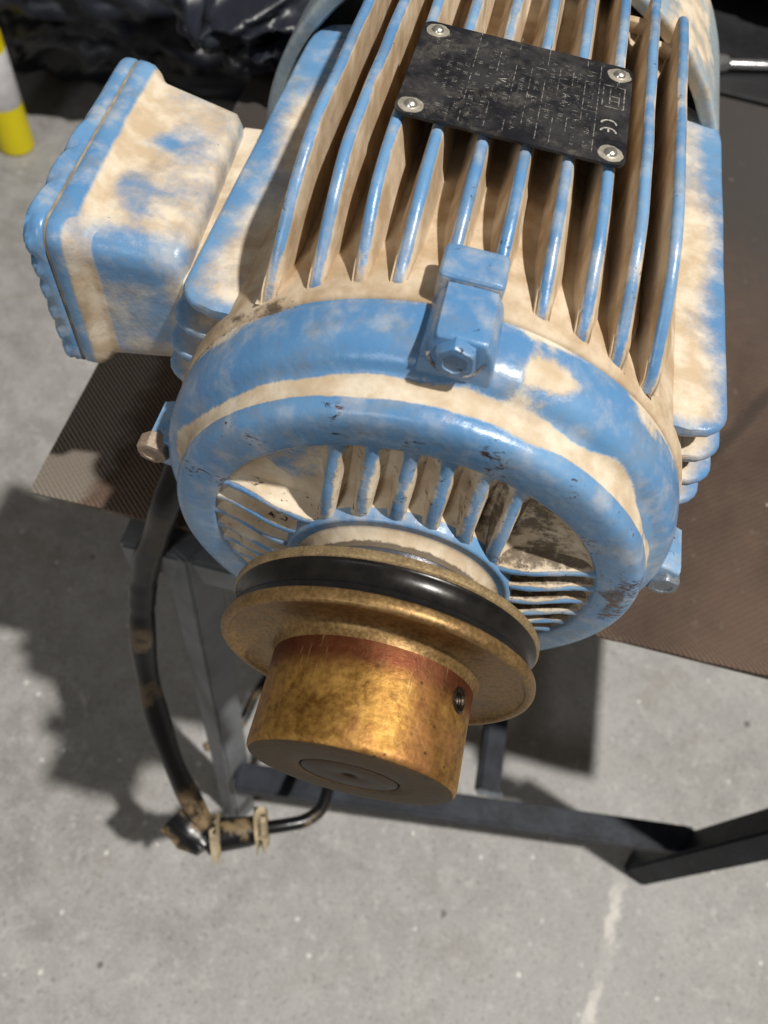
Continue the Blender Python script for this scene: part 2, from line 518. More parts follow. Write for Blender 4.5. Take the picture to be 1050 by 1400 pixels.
for j, y in enumerate([0, .004, .02, .1, .3, .6, 1.0]):
    for i in range(n + 1):
        x = x0 + (x1 - x0) * i / n
        xx = x + (.0025 * noise.noise((y * 14, 5, 2)) - .018 * y if i == 0 else 0)
        V.append((xx, edge_y(x) + y * (y1 - y0), MZ - (.0015 if j == 0 else 0) + .0008 * noise.noise((x * 8, y * 8, 0))))
for j in range(6):
    for i in range(n): F.append((j * (n + 1) + i, j * (n + 1) + i + 1, (j + 1) * (n + 1) + i + 1, (j + 1) * (n + 1) + i))
# front lip
b0 = len(V)
for i in range(n + 1): V.append((V[i][0], V[i][1] + .0005, MZ - .005))
for i in range(n): F.append((b0 + i, b0 + i + 1, i + 1, i))
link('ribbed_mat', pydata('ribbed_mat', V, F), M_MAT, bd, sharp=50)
link('plywood', bbox('plywood', (x0 + .004, y0 + .006, MZ - .0195), (x1 - .003, y1 - .004, MZ - .0045), .001), M_BOARD, bd)

# ================================================================== motor
mt = empty('electric_motor', (0, .17, MZ), 'blue cast iron electric motor caked in cream dust, with bronze pulley', 'motor')
YB = .0465     # joint between end shield and housing


def P(name, me, mat, parent, fn=None, sharp=35):
    if fn: attrs(me, fn)
    return link(name, me, mat, parent, True, sharp)


# ---- housing: front collar, cylindrical body with a rounded fillet
prof = fine(smoothprof([(.1306, YB + .0005), (.1320, YB + .0018), (.1326, YB + .005), (.1326, YB + .012), (.1324, YB + .03)], 4) + [(.1324, .335), (.1180, .342), (.04, .343)], .006)
prof = [(.09, YB + .0005)] + prof


def d_house(c):
    r = math.hypot(c.x, c.z)
    a = math.degrees(math.atan2(c.x, c.z)); n2 = noise.noise((c.x * 60, c.y * 60, c.z * 60))
    joint = (1 - sm(YB + .004, YB + .010, c.y)) * sm(-80, -62, a) * (1 - sm(-36, -20, a))
    return (.95 + .2 * n2, .42 * joint * (1 + 1.2 * n2) + .22 * sm(.1, .5, n2), .3)


housing = P('housing', lathe('housing', prof, 180), M_BROWN, mt, d_house)


# ---- top fins
def top_fin(x, xt, z1=.155, front=.0560, rear=.288, idx=0, t=.0028):
    lean = .000
    zr = math.sqrt(.1325 ** 2 - x * x)
    base = math.sqrt(.1320 ** 2 - x * x) - .005
    hh = z1 - zr
    top = smoothprof([(front - .004, zr - .006), (front - .001, zr + hh * .06), (front + .005, zr + hh * .24), (front + .013, zr + hh * .46), (front + .024, zr + hh * .70), (front + .038, zr + hh * .88), (front + .056, zr + hh * .98), (front + .085, z1)], 5)
    top += [(front + .085 + (rear - .018 - front - .085) * i / 22, z1) for i in range(1, 23)]
    top += smoothprof([(rear - .014, z1 - .0015), (rear - .008, z1 - .008), (rear, z1 - .022)], 3)
    V = []; F = []
    # cross-section ring: left root, left face points, rounded ridge, right face, right root
    for (y, z) in top:
        h = z - base
        wob = .0005 * noise.noise((y * 30, x * 90, 2))
        sec = [(-.0098, 0), (-.0066, .16 * h), (-.0046, .42 * h), (-.0034, .80 * h), (-t * .98, h - .0024), (-t * .80, h - .0011), (-t * .35, h - .0001), (t * .35, h), (t * .80, h - .0011),
               (t * .98, h - .0024), (.0034, .80 * h), (.0046, .42 * h), (.0066, .16 * h), (.0098, 0)]
        lean_k = (xt - x) / max(hh - .004, .012)
        fl_ = .35 + .65 * sm(front + .002, front + .03, y)
        for (dx, dz) in sec: V.append((x + lean_k * min(z1 - base - dz, hh) + (dx if abs(dx) < .0035 else math.copysign(.0034 + (abs(dx) - .0034) * fl_, dx)) + wob, y, base + dz))
    k = 14
    for i in range(len(top) - 1):
        for q in range(k - 1): F.append((i * k + q, i * k + q + 1, (i + 1) * k + q + 1, (i + 1) * k + q))
    F.append(tuple(range(k))); F.append(tuple(range((len(top) - 1) * k, len(top) * k)))
    me = pydata('fin', V, F)
    at = [me.attributes.new(n_, 'FLOAT', 'POINT') for n_ in ('dust', 'oil', 'chip')]
    ridge = (1.0, 1.0, 1.0, .95, .78, .16, -.12, -.12, .16, .78, .95, 1.0, 1.0, 1.0)
    for i, (y, z) in enumerate(top):
        f = y - front
        for q in range(k):
            c = V[i * k + q]; w_ = noise.noise((y * 32, x * 50, 4)); w2 = noise.noise((y * 60, x * 90, q * .3))
            tip = 1 - sm(.0, .012, f)
            at[0].data[i * k + q].value = ridge[q] + (.42 * w_ + .15 if 4 <= q <= 9 else .15 * w_) + .35 * tip * (4 <= q <= 9)
            at[1].data[i * k + q].value = .34 * sm(.0, .5, noise.noise((y * 18, x * 31, c[2] * 40))) * (q < 3 or q > 10)
            at[2].data[i * k + q].value = .2 + .75 * (4 <= q <= 9) * sm(.2, .5, w2)
    return link('fin', me, M_BROWN, housing, True, 60)


for fx, ft in ((-.0785, -.0822), (-.0632, -.0632), (-.0480, -.0452), (-.0300, -.0295), (-.0110, -.0110), (.0072, .0078), (.0248, .0278), (.0420, .0458), (.0575, .0628), (.0720, .0805)):
    top_fin(fx, ft, front=.062 if abs(fx) < .012 else .056, rear=.276 if fx > .07 else .293 if fx > .05 else .332)


# ---- side fins (flat shelves, the top one broad and dusty)
def side_fin(s, z, xo, first=False):
    xi = math.sqrt(.1125 ** 2 - z * z) - .006
    if first: xi = .070
    ny = 44; nx = 9; V = []; F = []
    yf = YB + .0125; yr = .318
    t0 = .0028
    ys = [yf + (yr - yf) * (i / ny) ** 1.25 for i in range(ny + 1)]
    rows = []
    for y in ys:
        e = 0
        if y - yf < .016: e = .016 * (1 - math.sqrt(max(0, 1 - ((.016 - (y - yf)) / .016) ** 2)))
        if yr - y < .03: e = max(e, .022 * (1 - math.sqrt(max(0, 1 - ((.03 - (yr - y)) / .03) ** 2))))
        xo2 = xo - e * (1.0 if first else 1.3) + .0006 * noise.noise((y * 25, z * 40, s))
        row = []
        for i in range(nx):
            x = xi + (xo2 - .0028 - xi) * i / (nx - 1)
            row.append((s * x, y, z + t0 + .0012 * (1 - i / (nx - 1))))
        row += [(s * (xo2 - .0010), y, z + t0 - .0007), (s * xo2, y, z + t0 - .0024), (s * xo2, y, z - t0 + .0024), (s * (xo2 - .001), y, z - t0 + .0007)]
        row += [(s * (xo2 - .0028), y, z - t0), (s * xi, y, z - t0 - .0015)]
        rows.append(row)
    k = len(rows[0])
    for r_ in rows: V += r_
    for i in range(ny):
        for q in range(k - 1): F.append((i * k + q, i * k + q + 1, (i + 1) * k + q + 1, (i + 1) * k + q))
    F.append(tuple(range(k))); F.append(tuple(range(ny * k, ny * k + k)))

    def fn(c):
        e = xo - abs(c.x)
        n_ = noise.noise((c.x * 30, c.y * 16, 7 + s))
        du = sm(-.001, .020, e) * .62 + .10 + .34 * n_
        if s > 0: du += .14 - .30 * sm(.17, .27, c.y)
        else: du += .05 - .55 * sm(.20, .27, c.y)
        du -= .55 * (1 - sm(.0, .012, c.y - yf)) * (1 if first else .4)
        if c.z < z: du = .35
        return (du, 0, .12)
    return P('fin', pydata('fin', V, F), M_SOFT, housing, fn, 50)


for s in (-1, 1):
    for z, xo in ((.080, .1298), (.061, .1365), (.042, .141), (.023, .144), (-.023, .144), (-.042, .141), (-.061, .1365), (-.08, .1315)):
        side_fin(s, z, xo, z > .07)

# corner webs between the outer top fin and the broad shelf, and the small cross ties near the fan
for q, (xa, xb, yy, zz) in enumerate(((.0465, .0570, .262, .146), (.0620, .0720, .250, .143))):
    P('cross_tie', bbox('cross_tie', (xa, yy, zz - .006), (xb, yy + .006, zz), .001), M_CAST, housing, lambda c: (1.0, 0, 0))

# pad behind the top bolt lug, joining the two middle fins
pd = bbox('pad', (-.0150, YB + .0005, .118), (.0110, .066, .1462), .0026, 3, 3)
P('lug_pad', pd, M_CAST, housing, lambda c: (.05 + .35 * (c.z < .144), .08, .55))

# ---- feet
for s in (-1, 1):
    for yy in (.085, .225):
        me = bbox('foot', (min(s * .06, s * .135), yy, MZ + .0005), (max(s * .06, s * .135), yy + .045, MZ + .014), .003)
        f = P('foot', me, M_CAST, mt, lambda c: (.6, 0, .2))
        P('foot_web', bbox('foot_web', (min(s * .07, s * .10), yy + .012, MZ + .0142), (max(s * .07, s * .10), yy + .030, -.06), .003), M_CAST, f, lambda c: (.6, 0, .2))

# ---- fan cowl behind the fins
prof = smoothprof([(.1480, .2995), (.1540, .2985), (.1562, .302), (.1568, .315)], 4) + [(.158, .40), (.148, .43), (.05, .435)]
prof = [(.1455, .330), (.1465, .302)] + prof


def d_cowl(c):
    a = math.atan2(c.x, c.z)
    return (.55 * sm(.25, .6, a) * (1 - sm(.75, 1.0, a)) + .06 + .2 * noise.noise((c.x * 30, c.y * 30, c.z * 30)), 0, .1)


cw = lathe('fan_cowl', fine(prof, .008), 150); cw.transform(Matrix.Translation((-.006, 0, 0)))
P('fan_cowl', cw, M_COWL, mt, d_cowl)
P('bearing_shield', lathe('rear_shield', [(.001, .345), (.112, .345), (.114, .35), (.114, .37)], 90), M_CAST, mt, lambda c: (.2, .9, .2))


# ---- end shield
def cone(r): return -.0095 + .0095 * sm(.0570, .100, r)


prof = [(.036, -.0312), (.0405, -.0300), (.0432, -.0270), (.0442, -.0225), (.0450, -.0190), (.0462, -.0160), (.0480, -.0128), (.0500, -.0106), (.0515, cone(.0515) - .0006), (.0535, cone(.0535) - .0006),
        (.0565, cone(.0565) - .0001), (.0580, -.0030), (.0590, -.0006), (.0615, .0022), (.0670, .0038), (.0780, .0046), (.0890, .0046), (.0927, .0038), (.0946, .0024), (.0956, .0012),
        (.0964, .0002), (.0978, -.0006), (.1040, -.0009), (.1100, -.0008), (.1140, .0002), (.1163, .0022), (.1176, .0058), (.1181, .0100), (.1187, .0140), (.1210, .0174),
        (.1255, .0200), (.1285, .0235), (.1303, .0285), (.1312, .0350), (.1316, .0420), (.1310, YB - .0012), (.1285, YB), (.10, YB)]
prof = fine(smoothprof(prof, 3), .0016)


def d_shield(c):
    r = math.hypot(c.x, c.z); a = math.degrees(math.atan2(c.x, c.z))     # 0 top, + right
    n_ = noise.noise((c.x * 22, c.y * 22, c.z * 22)); n2 = noise.noise((c.x * 60 + 5, c.y * 60, c.z * 60))
    du = -.15; oil = 0; chip = .15
    if c.y > .0045 and r > .1165:                                         # ledge and shoulder
        lo = sm(.0062, .0088, c.y); hi = 1 - sm(.0132 + .005 * n_, .0180 + .005 * n_, c.y)
        band = lo * hi
        up = sm(-.25, .1, math.cos(R(a)))
        du = band * (1.12 + .45 * n_) * up - .14
        du -= .42 * band * sm(-12, -4, a) * (1 - sm(10, 20, a))
        du += band * sm(18, 40, a) * (.9 * n2 + .5 * n_ - .12)
        # dusty patches on the right shoulder
        sh = sm(.021, .027, c.y)
        rt = sm(28, 44, a) * (1 - sm(82, 100, a))
        du += sh * rt * (.50 + .85 * n_) * (1 - .75 * (1 - sm(.034, .040, c.y)))
        lt = sm(-70, -55, a) * (1 - sm(-40, -25, a))
        du += lt * sm(.033, .043, c.y) * (.55 + .5 * n_)
        if abs(a) < 24: du += .42 * sm(8, 13, abs(a)) * (1 - sm(17, 24, abs(a))) * (a > 0) + .15
        # smear of dust right of the lug
        du += .45 * sm(10, 14, a) * (1 - sm(24, 30, a)) * (1 - sm(.030, .04, c.y)) * sh
    elif r > .0955:
        du = -.12 + .18 * n_
        if c.z > 0: oil = .48 * sm(40, 62, a) * (1 - sm(80, 108, a)) * sm(-.2, .3, n2) * (1 - sm(.108, .114, r)) * sm(.0955, .100, r)
        chip = .2 + .95 * sm(.05, .4, n2) * (c.z > .03)
        if 58 < a < 97: chip = .6 + .75 * sm(-.1, .3, n2)
        oil += .12 + .22 * sm(.0, .4, n_) * (c.z > .02) * (1 - sm(.104, .112, r))
    elif r > .0578:                                                       # pockets
        dk = sm(-18, 42, a) * (1 - sm(95, 125, a))
        du = .95
        oil = .08 + dk * (.40 + .55 * n2 + .3 * n_)
        if -50 < a < -28 and r > .072: du = .55 - .8 * sm(.074, .08, r) * sm(-.3, .2, n_) * (1 - sm(.086, .09, r))
    elif r > .0512:
        du = -.05 + .2 * n_; oil = .25 * sm(-.1, .4, n_); chip = .5
    elif c.y > -.0172:
        du = 1.0; oil = .16 + .35 * n2 + .8 * sm(-.0135 - .002 * n2, -.0165, c.y)
    else:
        du = -.2; oil = 1.3
    if c.y > .043:
        oil = max(oil, .62 * sm(.043, .0455, c.y) * sm(-78, -60, a) * (1 - sm(-38, -22, a)) + .3 * n2)
        du += .3 * sm(.043, .0455, c.y)
    return (du, max(0, min(1.3, oil)), chip)


shield = P('end_shield', lathe('end_shield', prof, 300), M_CAST, mt, d_shield, 70)


# cooling ribs in the pockets of the end shield
def rib(p0, p1, wd=.0021):
    V = []; F = []; p0 = Vector(p0); p1 = Vector(p1); d = (p1 - p0).normalized(); sd = Vector((-d.y, d.x))
    N = 14
    for i in range(N + 1):
        q = p0 + (p1 - p0) * i / N
        rr = q.length; yt = cone(min(rr, .0965)) + .0004 + .0003 * noise.noise((q.x * 200, q.y * 200, 1))
        e = min(i, N - i) / N; wide = 1 + .55 * max(0, 1 - e * 8)
        for (o, y) in ((-wd - .0046, .0058), (-wd - .0018, .0022), (-wd * 1.25 * wide, yt + .0028), (-wd * .9 * wide, yt + .0007), (0, yt), (wd * .9 * wide, yt + .0007), (wd * 1.25 * wide, yt + .0028), (wd + .0018, .0022), (wd + .0046, .0058)):
            v = q + sd * o; V.append((v.x, y, v.y))
    k = 9
    for i in range(N):
        for q in range(k - 1): F.append((i * k + q, i * k + q + 1, (i + 1) * k + q + 1, (i + 1) * k + q))

    def fn(c):
        r = math.hypot(c.x, c.z); a = math.degrees(math.atan2(c.x, c.z))
        dd = c.y - cone(min(r, .0965))
        du = sm(.0004, .0024, dd) * 1.0 + .06 + .35 * noise.noise((c.x * 90, c.z * 90, 2))
        dk = sm(-18, 42, a) * (1 - sm(95, 125, a))
        return (du + .1, dk * .60 * sm(.0010, .004, dd) + .16, .8)
    return P('rib', pydata('rib', V, F), M_CAST, shield, fn, 60)


ri, ro = .0530, .0968
for xx in (-.0386, -.0232, -.0077, .0077, .0232, .0386):
    rib((xx, math.sqrt(ri ** 2 - xx * xx)), (xx, math.sqrt(ro ** 2 - xx * xx)), .0029)
    if abs(xx) < .03: rib((xx, -math.sqrt(ri ** 2 - xx * xx)), (xx, -math.sqrt(ro ** 2 - xx * xx)))
for zz in (.0345, .0205, .0062, -.0083, -.0225, -.0365):
    for s in (-1, 1):
        rib((s * math.sqrt(ri ** 2 - zz * zz), zz), (s * math.sqrt(ro ** 2 - zz * zz), zz))


# bolt lugs with hexagon bolts
def hexbolt(name, c, rad, depth, mat, parent, chipmat=False):
    bm = bmesh.new()
    ring = []
    N = 36
    prof = [(1.0, 0, 'h'), (1.0, -depth * .82, 'h'), (.93, -depth, 'c'), (.62, -depth - .0002, 'c'), (.58, -depth + .0003, 'c'), (0.02, -depth + .0003, 'c')]
    for f, y, kind in prof:
        row = []
        for i in range(N):
            a = 2 * math.pi * i / N + .2
            hexr = rad * math.cos(math.pi / 6) / math.cos(((a + 0.35) % (math.pi / 3)) - math.pi / 6)
            rr = hexr if kind == 'h' else min(hexr, rad * .93) * f
            row.append(bm.verts.new((c[0] + rr * math.cos(a), c[1] + y, c[2] + rr * math.sin(a))))
        ring.append(row)
    for u, v in zip(ring[:-1], ring[1:]):
        for i in range(N): bm.faces.new((u[i], u[(i + 1) % N], v[(i + 1) % N], v[i]))
    bm.faces.new(ring[-1])
    bmesh.ops.recalc_face_normals(bm, faces=bm.faces)
    me = bpy.data.meshes.new(name); bm.to_mesh(me); bm.free()
    if mat is M_CAST: attrs(me, lambda q: (.18 if q.y > c[1] - depth * .8 else .02, .3 if q.y > c[1] - depth * .9 else .12, .75))
    return link(name, me, mat, parent, True, 28)


def lug(ang, bc, flip):
    """lug on the rim at the angle ang; built at the top, then turned"""
    rt = Matrix.Rotation(ang, 4, 'Y')
    # body: a block with rounded shoulders, hollow spot face in front
    bm = bmesh.new()
    hw = .0185
    outline = [(-.0172, .110), (-.0176, .122), (-.0170, .131), (-.0150, .1390), (-.0122, .1434), (-.0098, .1450), (.0082, .1450), (.0108, .1434), (.0138, .1390), (.0160, .131), (.0168, .122), (.0166, .110)]
    outline = smoothprof(outline, 3)
    rows = []
    for y, sc in ((YB - .0006, 1.0), (YB - .004, 1.0), (.030, 1.0), (.0235, 1.0), (.0205, .985), (.0190, .955), (.0186, .90)):
        row = []
        for x, z in outline:
            zz = .112 + (z - .112) * (sc if sc == 1 else (.5 + sc / 2)); row.append(bm.verts.new((x * sc, y, zz)))
        rows.append(row)
    for u, v in zip(rows[:-1], rows[1:]):
        for i in range(len(u) - 1): bm.faces.new((u[i], u[i + 1], v[i + 1], v[i]))
    bm.faces.new(rows[-1]); bm.faces.new(rows[0])
    bmesh.ops.recalc_face_normals(bm, faces=bm.faces)
    me = bpy.data.meshes.new('bolt_lug'); bm.to_mesh(me); bm.free()
    attrs(me, lambda c: (-.05 + .40 * sm(.138, .130, c.z) * sm(.012, .017, c.x), .22 * (c.y < .024), .60))
    if ang == 0: mat4 = Matrix.Diagonal((.88, 1, .993, 1))
    else: mat4 = Matrix.Translation((0, .010, 0)) @ rt @ Matrix.Diagonal((.72, 1, .985, 1))
    me.transform(mat4)
    lg = link('bolt_lug', me, M_CAST, shield, True, 50)
    return lg


lug(0, 0, 0)
# recessed seat ring round the top bolt
V = []; F = []
for i in range(33):
    a = R(188 + 164 * i / 32)
    for rr, y in ((.0100, .0205), (.0104, .0182), (.0114, .0177), (.0132, .0215)): V.append((-.0010 + rr * math.cos(a), y, .1366 + rr * math.sin(a)))
for i in range(32):
    for q in range(3): F.append((i * 4 + q, i * 4 + q + 1, (i + 1) * 4 + q + 1, (i + 1) * 4 + q))
P('bolt_seat', pydata('bolt_seat', V, F), M_CAST, shield, lambda c: (.50, .50, .7))
hexbolt('bolt', (-.0012, .0195, .1362), .0083, .0056, M_CAST, shield)
lug(R(90), 0, 0); lug(R(-90), 0, 0)
o = hexbolt('bolt', (.1375, .0330, -.002), .0088, .0080, M_ZINC, shield)
o = hexbolt('bolt', (-.1385, .0330, .004), .0088, .0090, M_RUSTB, shield); o['label'] = 'rusty hexagon bolt of the end shield'

# ---- pulley and shaft
prof = [(.0345, -.0335), (.0715, -.0332), (.0735, -.0338), (.0740, -.0348), (.0740, -.0375), (.0734, -.0382)]
pul = P('pulley', lathe('pulley_back', fine([(.030, -.0335)] + prof + [(.060, -.0430), (.030, -.044)], .003), 180), M_RIM, mt, None, 40)
P('belt_groove', lathe('belt_groove', [(.0700, -.0378), (.0730, -.0383), (.0731, -.0390), (.0726, -.0397), (.0714, -.0418), (.0709, -.0440), (.0708, -.0470), (.0713, -.0485), (.0720, -.0490), (.0721, -.0497), (.0722, -.0512), (.0728, -.0520), (.0700, -.0530)], 180), M_GROOVE, pul, None, 50)
prof = [(.0690, -.0521), (.0733, -.0524), (.0742, -.0532), (.0744, -.0545), (.0744, -.0563), (.0738, -.0578), (.0728, -.0585), (.0715, -.0586), (.0704, -.0580), (.0696, -.0568), (.0670, -.0556),
        (.0600, -.0548), (.0545, -.0548), (.0515, -.0556), (.0492, -.0572), (.0478, -.0600), (.0470, -.0625)]
P('flange', lathe('flange', smoothprof(prof, 3), 200), M_FLANGE, pul, None, 60)
prof = [(.0473, -.0610), (.0471, -.0700), (.0470, -.0850), (.0470, -.1030), (.0467, -.1048), (.0455, -.1060)]
hub = lathe('hub', fine(prof, .001), 380)
hc = Vector((.0, -.0708, .0)); an = R(53)
nrm = Vector((math.sin(an), 0, math.cos(an))); tv = Vector((0, 1, 0)); bv = nrm.cross(tv)
bm = bmesh.new(); bm.from_mesh(hub)
bmesh.ops.delete(bm, geom=[f for f in bm.faces if (f.calc_center_median() - hc).dot(nrm) > .02 and math.hypot((f.calc_center_median() - hc).dot(tv), (f.calc_center_median() - hc).dot(bv)) < .0046], context='FACES')
bm.to_mesh(hub); bm.free()
P('hub', hub, M_HUB, pul, None, 60)
prof = [(.0457, -.1059), (.0440, -.1064), (.0400, -.1066), (.0300, -.1067), (.0232, -.1066), (.0226, -.1060), (.0222, -.1050)]
P('hub_end_face', lathe('hub_end_face', prof, 160), M_ENDFACE, pul, None, 50)
prof = [(.0219, -.1040), (.0218, -.1060), (.0213, -.1065), (.0120, -.1066), (.0050, -.1066), (.0030, -.1058), (.0010, -.1040), (.0002, -.1035)]
P('shaft', lathe('shaft', prof, 120), M_SHAFT, mt, None, 50)
# threaded set-screw hole in the hub's flank
V = []; F = []
lv = [(.0058, .0472), (.0046, .0474), (.0042, .0466), (.0036, .0462), (.0041, .0456), (.0035, .0451), (.0040, .0446), (.0034, .0440), (.0039, .0434), (.0033, .0428), (.003, .0400), (.0003, .0400)]
for rr, h in lv:
    for i in range(28):
        a = 2 * math.pi * i / 28
        V.append(hc + nrm * (h if h < .047 else math.sqrt(max(.0470 ** 2 - (rr * math.sin(a)) ** 2, 0)) + (.0002 if h < .0473 else .0007)) + tv * rr * math.cos(a) + bv * rr * math.sin(a))
for i in range(len(lv) - 1):
    for q in range(28): F.append((i * 28 + q, i * 28 + (q + 1) % 28, (i + 1) * 28 + (q + 1) % 28, (i + 1) * 28 + q))
P('set_screw_hole', pydata('set_screw_hole', V, F), M_HOLE, pul, None, 40)

# ---- nameplate
px0, px1, py0, py1, pz = -.0495, .0475, .1185, .1920, .1566
bm = bmesh.new()
rr = .0045
ol = []
for cx, cy, a0 in ((px1 - rr, py1 - rr, 0), (px0 + rr, py1 - rr, 90), (px0 + rr, py0 + rr, 180), (px1 - rr, py0 + rr, 270)):
    for s_ in range(6):
        a = R(a0 + 18 * s_); ol.append((cx + rr * math.cos(a), cy + rr * math.sin(a)))
vs = [bm.verts.new((x, y, pz)) for x, y in ol]
f = bm.faces.new(vs)
ex = bmesh.ops.extrude_face_region(bm, geom=[f])
for v in ex['geom']:
    if isinstance(v, bmesh.types.BMVert): v.co.z += .0012
bmesh.ops.recalc_face_normals(bm, faces=bm.faces)
me = bpy.data.meshes.new('nameplate'); bm.to_mesh(me); bm.free()
np_ = link('nameplate', me, M_PLATE, mt, True, 30)
PT = pz + .0012
for (x, y) in ((px0 + .0068, py1 - .0070), (px1 - .0062, py1 - .0075), (px1 - .0066, py0 + .0070), (px0 + .0062, py0 + .0068)):
    V = []; F = []
    pr = [(.0054, .00006), (.0046, .0001), (.0031, .00012), (.0028, .0004), (.0026, .0010), (.0019, .0016), (.0009, .0019), (.0001, .0020)]
    for r_, h in pr:
        for i in range(24):
            a = 2 * math.pi * i / 24; wv_ = 1 + (.12 * noise.noise((math.cos(a) * 2 + x * 300, math.sin(a) * 2, y * 200)) if r_ > .004 else 0)
            V.append((x + r_ * wv_ * math.cos(a), y + r_ * wv_ * math.sin(a), PT + h))
    for i in range(len(pr) - 1):
        for q in range(24): F.append((i * 24 + q, i * 24 + (q + 1) % 24, (i + 1) * 24 + (q + 1) % 24, (i + 1) * 24 + q))
    me = pydata('rivet', V, F)
    o = link('rivet', me, M_RIVET, np_, True, 50)
    me.materials.append(M_WORN)
    for p in me.polygons:
        if Vector((p.center.x - x, p.center.y - y)).length > .0029: p.material_index = 1


def quads(name, rects, z, mat, parent):
    V = []; F = []
    for (cx, cy, w_, h_, a) in rects:
        b = len(V); ca, sa = math.cos(a), math.sin(a)
        for dx, dy in ((-w_, -h_), (w_, -h_), (w_, h_), (-w_, h_)):
            V.append((cx + dx * ca - dy * sa, cy + dx * sa + dy * ca, z))
        F.append((b, b + 1, b + 2, b + 3))
    me = bpy.data.meshes.new(name); me.from_pydata(V, [], F)
    return link(name, me, mat, parent, False)


# ruled columns of the worn table (the rows of print run across the plate, towards the end shield)
rects = []
cols = [px0 + .0265, px0 + .0370, px0 + .0450, px0 + .0520, px0 + .0585, px0 + .0645, px0 + .0705, px0 + .0762, px0 + .0825]
for i, cx in enumerate(cols):
    y_ = py0 + .004
    while y_ < py1 - .004:                       # broken by wear
        L = random.uniform(.003, .011)
        if random.random() < .72: rects.append((cx, y_ + L / 2, .00016, L / 2, 0))
        y_ += L + random.uniform(.0003, .0025)
for j in range(9):
    cy = random.uniform(py0 + .01, py1 - .008); i = random.randrange(3, 8)
    rects.append(((cols[i] + cols[i + 1]) / 2, cy, (cols[i + 1] - cols[i]) / 2, .00016, 0))
quads('table_rule', rects, PT + .00008, M_PRINT, np_)
# scuffed remains of print that cannot be read
rects = []
rows_ = []
for q, cx in enumerate(cols[:-1]):
    k = 2 if cols[q + 1] - cx > .007 else 1
    for j in range(k): rows_.append(cx + (cols[q + 1] - cx) * (j + .5) / k)
rows_ += [px0 + .0125, px0 + .0165, px0 + .0205, px0 + .0240]
for rx in rows_:
    y_ = py0 + .007
    while y_ < py1 - .007:
        word = random.randint(2, 6); wear = noise.noise((rx * 60, y_ * 45, 3.3))
        for j in range(word):
            cw_ = random.uniform(.0011, .0015)
            if wear > -.12 and random.random() < .8 and y_ < py1 - .007:
                hgt = .00105
                # a rubbed character: a stem with one or two bars
                rects.append((rx, y_, hgt, .00014, random.uniform(-.08, .08)))
                for b_ in range(random.randint(1, 2)): rects.append((rx + random.choice((-1, 0, 1)) * .0008, y_ - .00035, .00014, .00038, 0))
            y_ += cw_
        y_ += random.uniform(.0012, .0045)
o = quads('worn_print', rects, PT + .00006, M_PRINT, np_); o['kind'] = 'stuff'
# square emblem outline
ex0, ex1, ey0, ey1 = px1 - .0125, px1 - .0030, py0 + .0395, py0 + .0560
rects = [((ex0 + ex1) / 2, ey0, (ex1 - ex0) / 2, .0003, 0), ((ex0 + ex1) / 2, ey1, (ex1 - ex0) / 2, .0003, 0), (ex0, (ey0 + ey1) / 2, .0003, (ey1 - ey0) / 2, 0), (ex1, (ey0 + ey1) / 2, .0003, (ey1 - ey0) / 2, 0),
         (ex0 + .0032, (ey0 + ey1) / 2, .00025, .006, 0), (ex1 - .0022, (ey0 + ey1) / 2 - .001, .00025, .005, 0), ((ex0 + ex1) / 2 + .0006, ey0 + .005, .0016, .00025, 0), ((ex0 + ex1) / 2 + .0006, ey0 + .0085, .0016, .00025, 0)]
quads('emblem', rects, PT + .00009, M_PRINT, np_)
# CE mark: two open arcs, turned a quarter to the right like the rest of the print
V = []; F = []


def arc(cx, cy, r_, a0, a1, wd):
    b = len(V); N = 18
    for i in range(N + 1):
        a = R(a0 + (a1 - a0) * i / N)
        for q in (r_ - wd, r_ + wd): V.append((cx + q * math.cos(a), cy + q * math.sin(a), PT + .00012))
    for i in range(N): F.append((b + i * 2, b + i * 2 + 1, b + i * 2 + 3, b + i * 2 + 2))


mx, my = px1 - .0085, py0 + .0265
arc(mx, my, .0034, 10, 170, .00042)
arc(mx, my - .0058, .0034, 10, 170, .00042)
b = len(V)
for dx, dy in ((-.0004, .0006), (.0004, .0006), (.0004, .0033), (-.0004, .0033)): V.append((mx + dx, my - .0058 + dy, PT + .00012))
F.append((b, b + 1, b + 2, b + 3))
link('ce_mark', pydata('ce_mark', V, F), M_MARK, np_, False)


def letter(ch, x, y, size, mat=M_PRINT):
    cu_ = bpy.data.curves.new('lettering', 'FONT'); cu_.body = ch; cu_.size = size; cu_.align_x = 'CENTER'; cu_.align_y = 'CENTER'
    tmp = bpy.data.objects.new('tmp', cu_)
    me = bpy.data.meshes.new_from_object(tmp); bpy.data.objects.remove(tmp)
    me.transform(Matrix.Translation((x, y, PT + .0001)) @ Matrix.Rotation(R(-90), 4, 'Z'))
    return link('lettering', me, mat, np_, False)


letter('V', px0 + .0400, py0 + .0405, .0052, M_MARK)
letter('A', px0 + .0685, py0 + .0400, .0048)
letter('0', px0 + .0690, py0 + .0345, .0050)
letter('3', px0 + .0700, py0 + .0560, .0046)
letter('A', px0 + .0530, py0 + .0330, .0044)

# ---- terminal box on the left flank
BC = (.156, .0358)     # centre y, z
HY, HZ = .0717, .0442


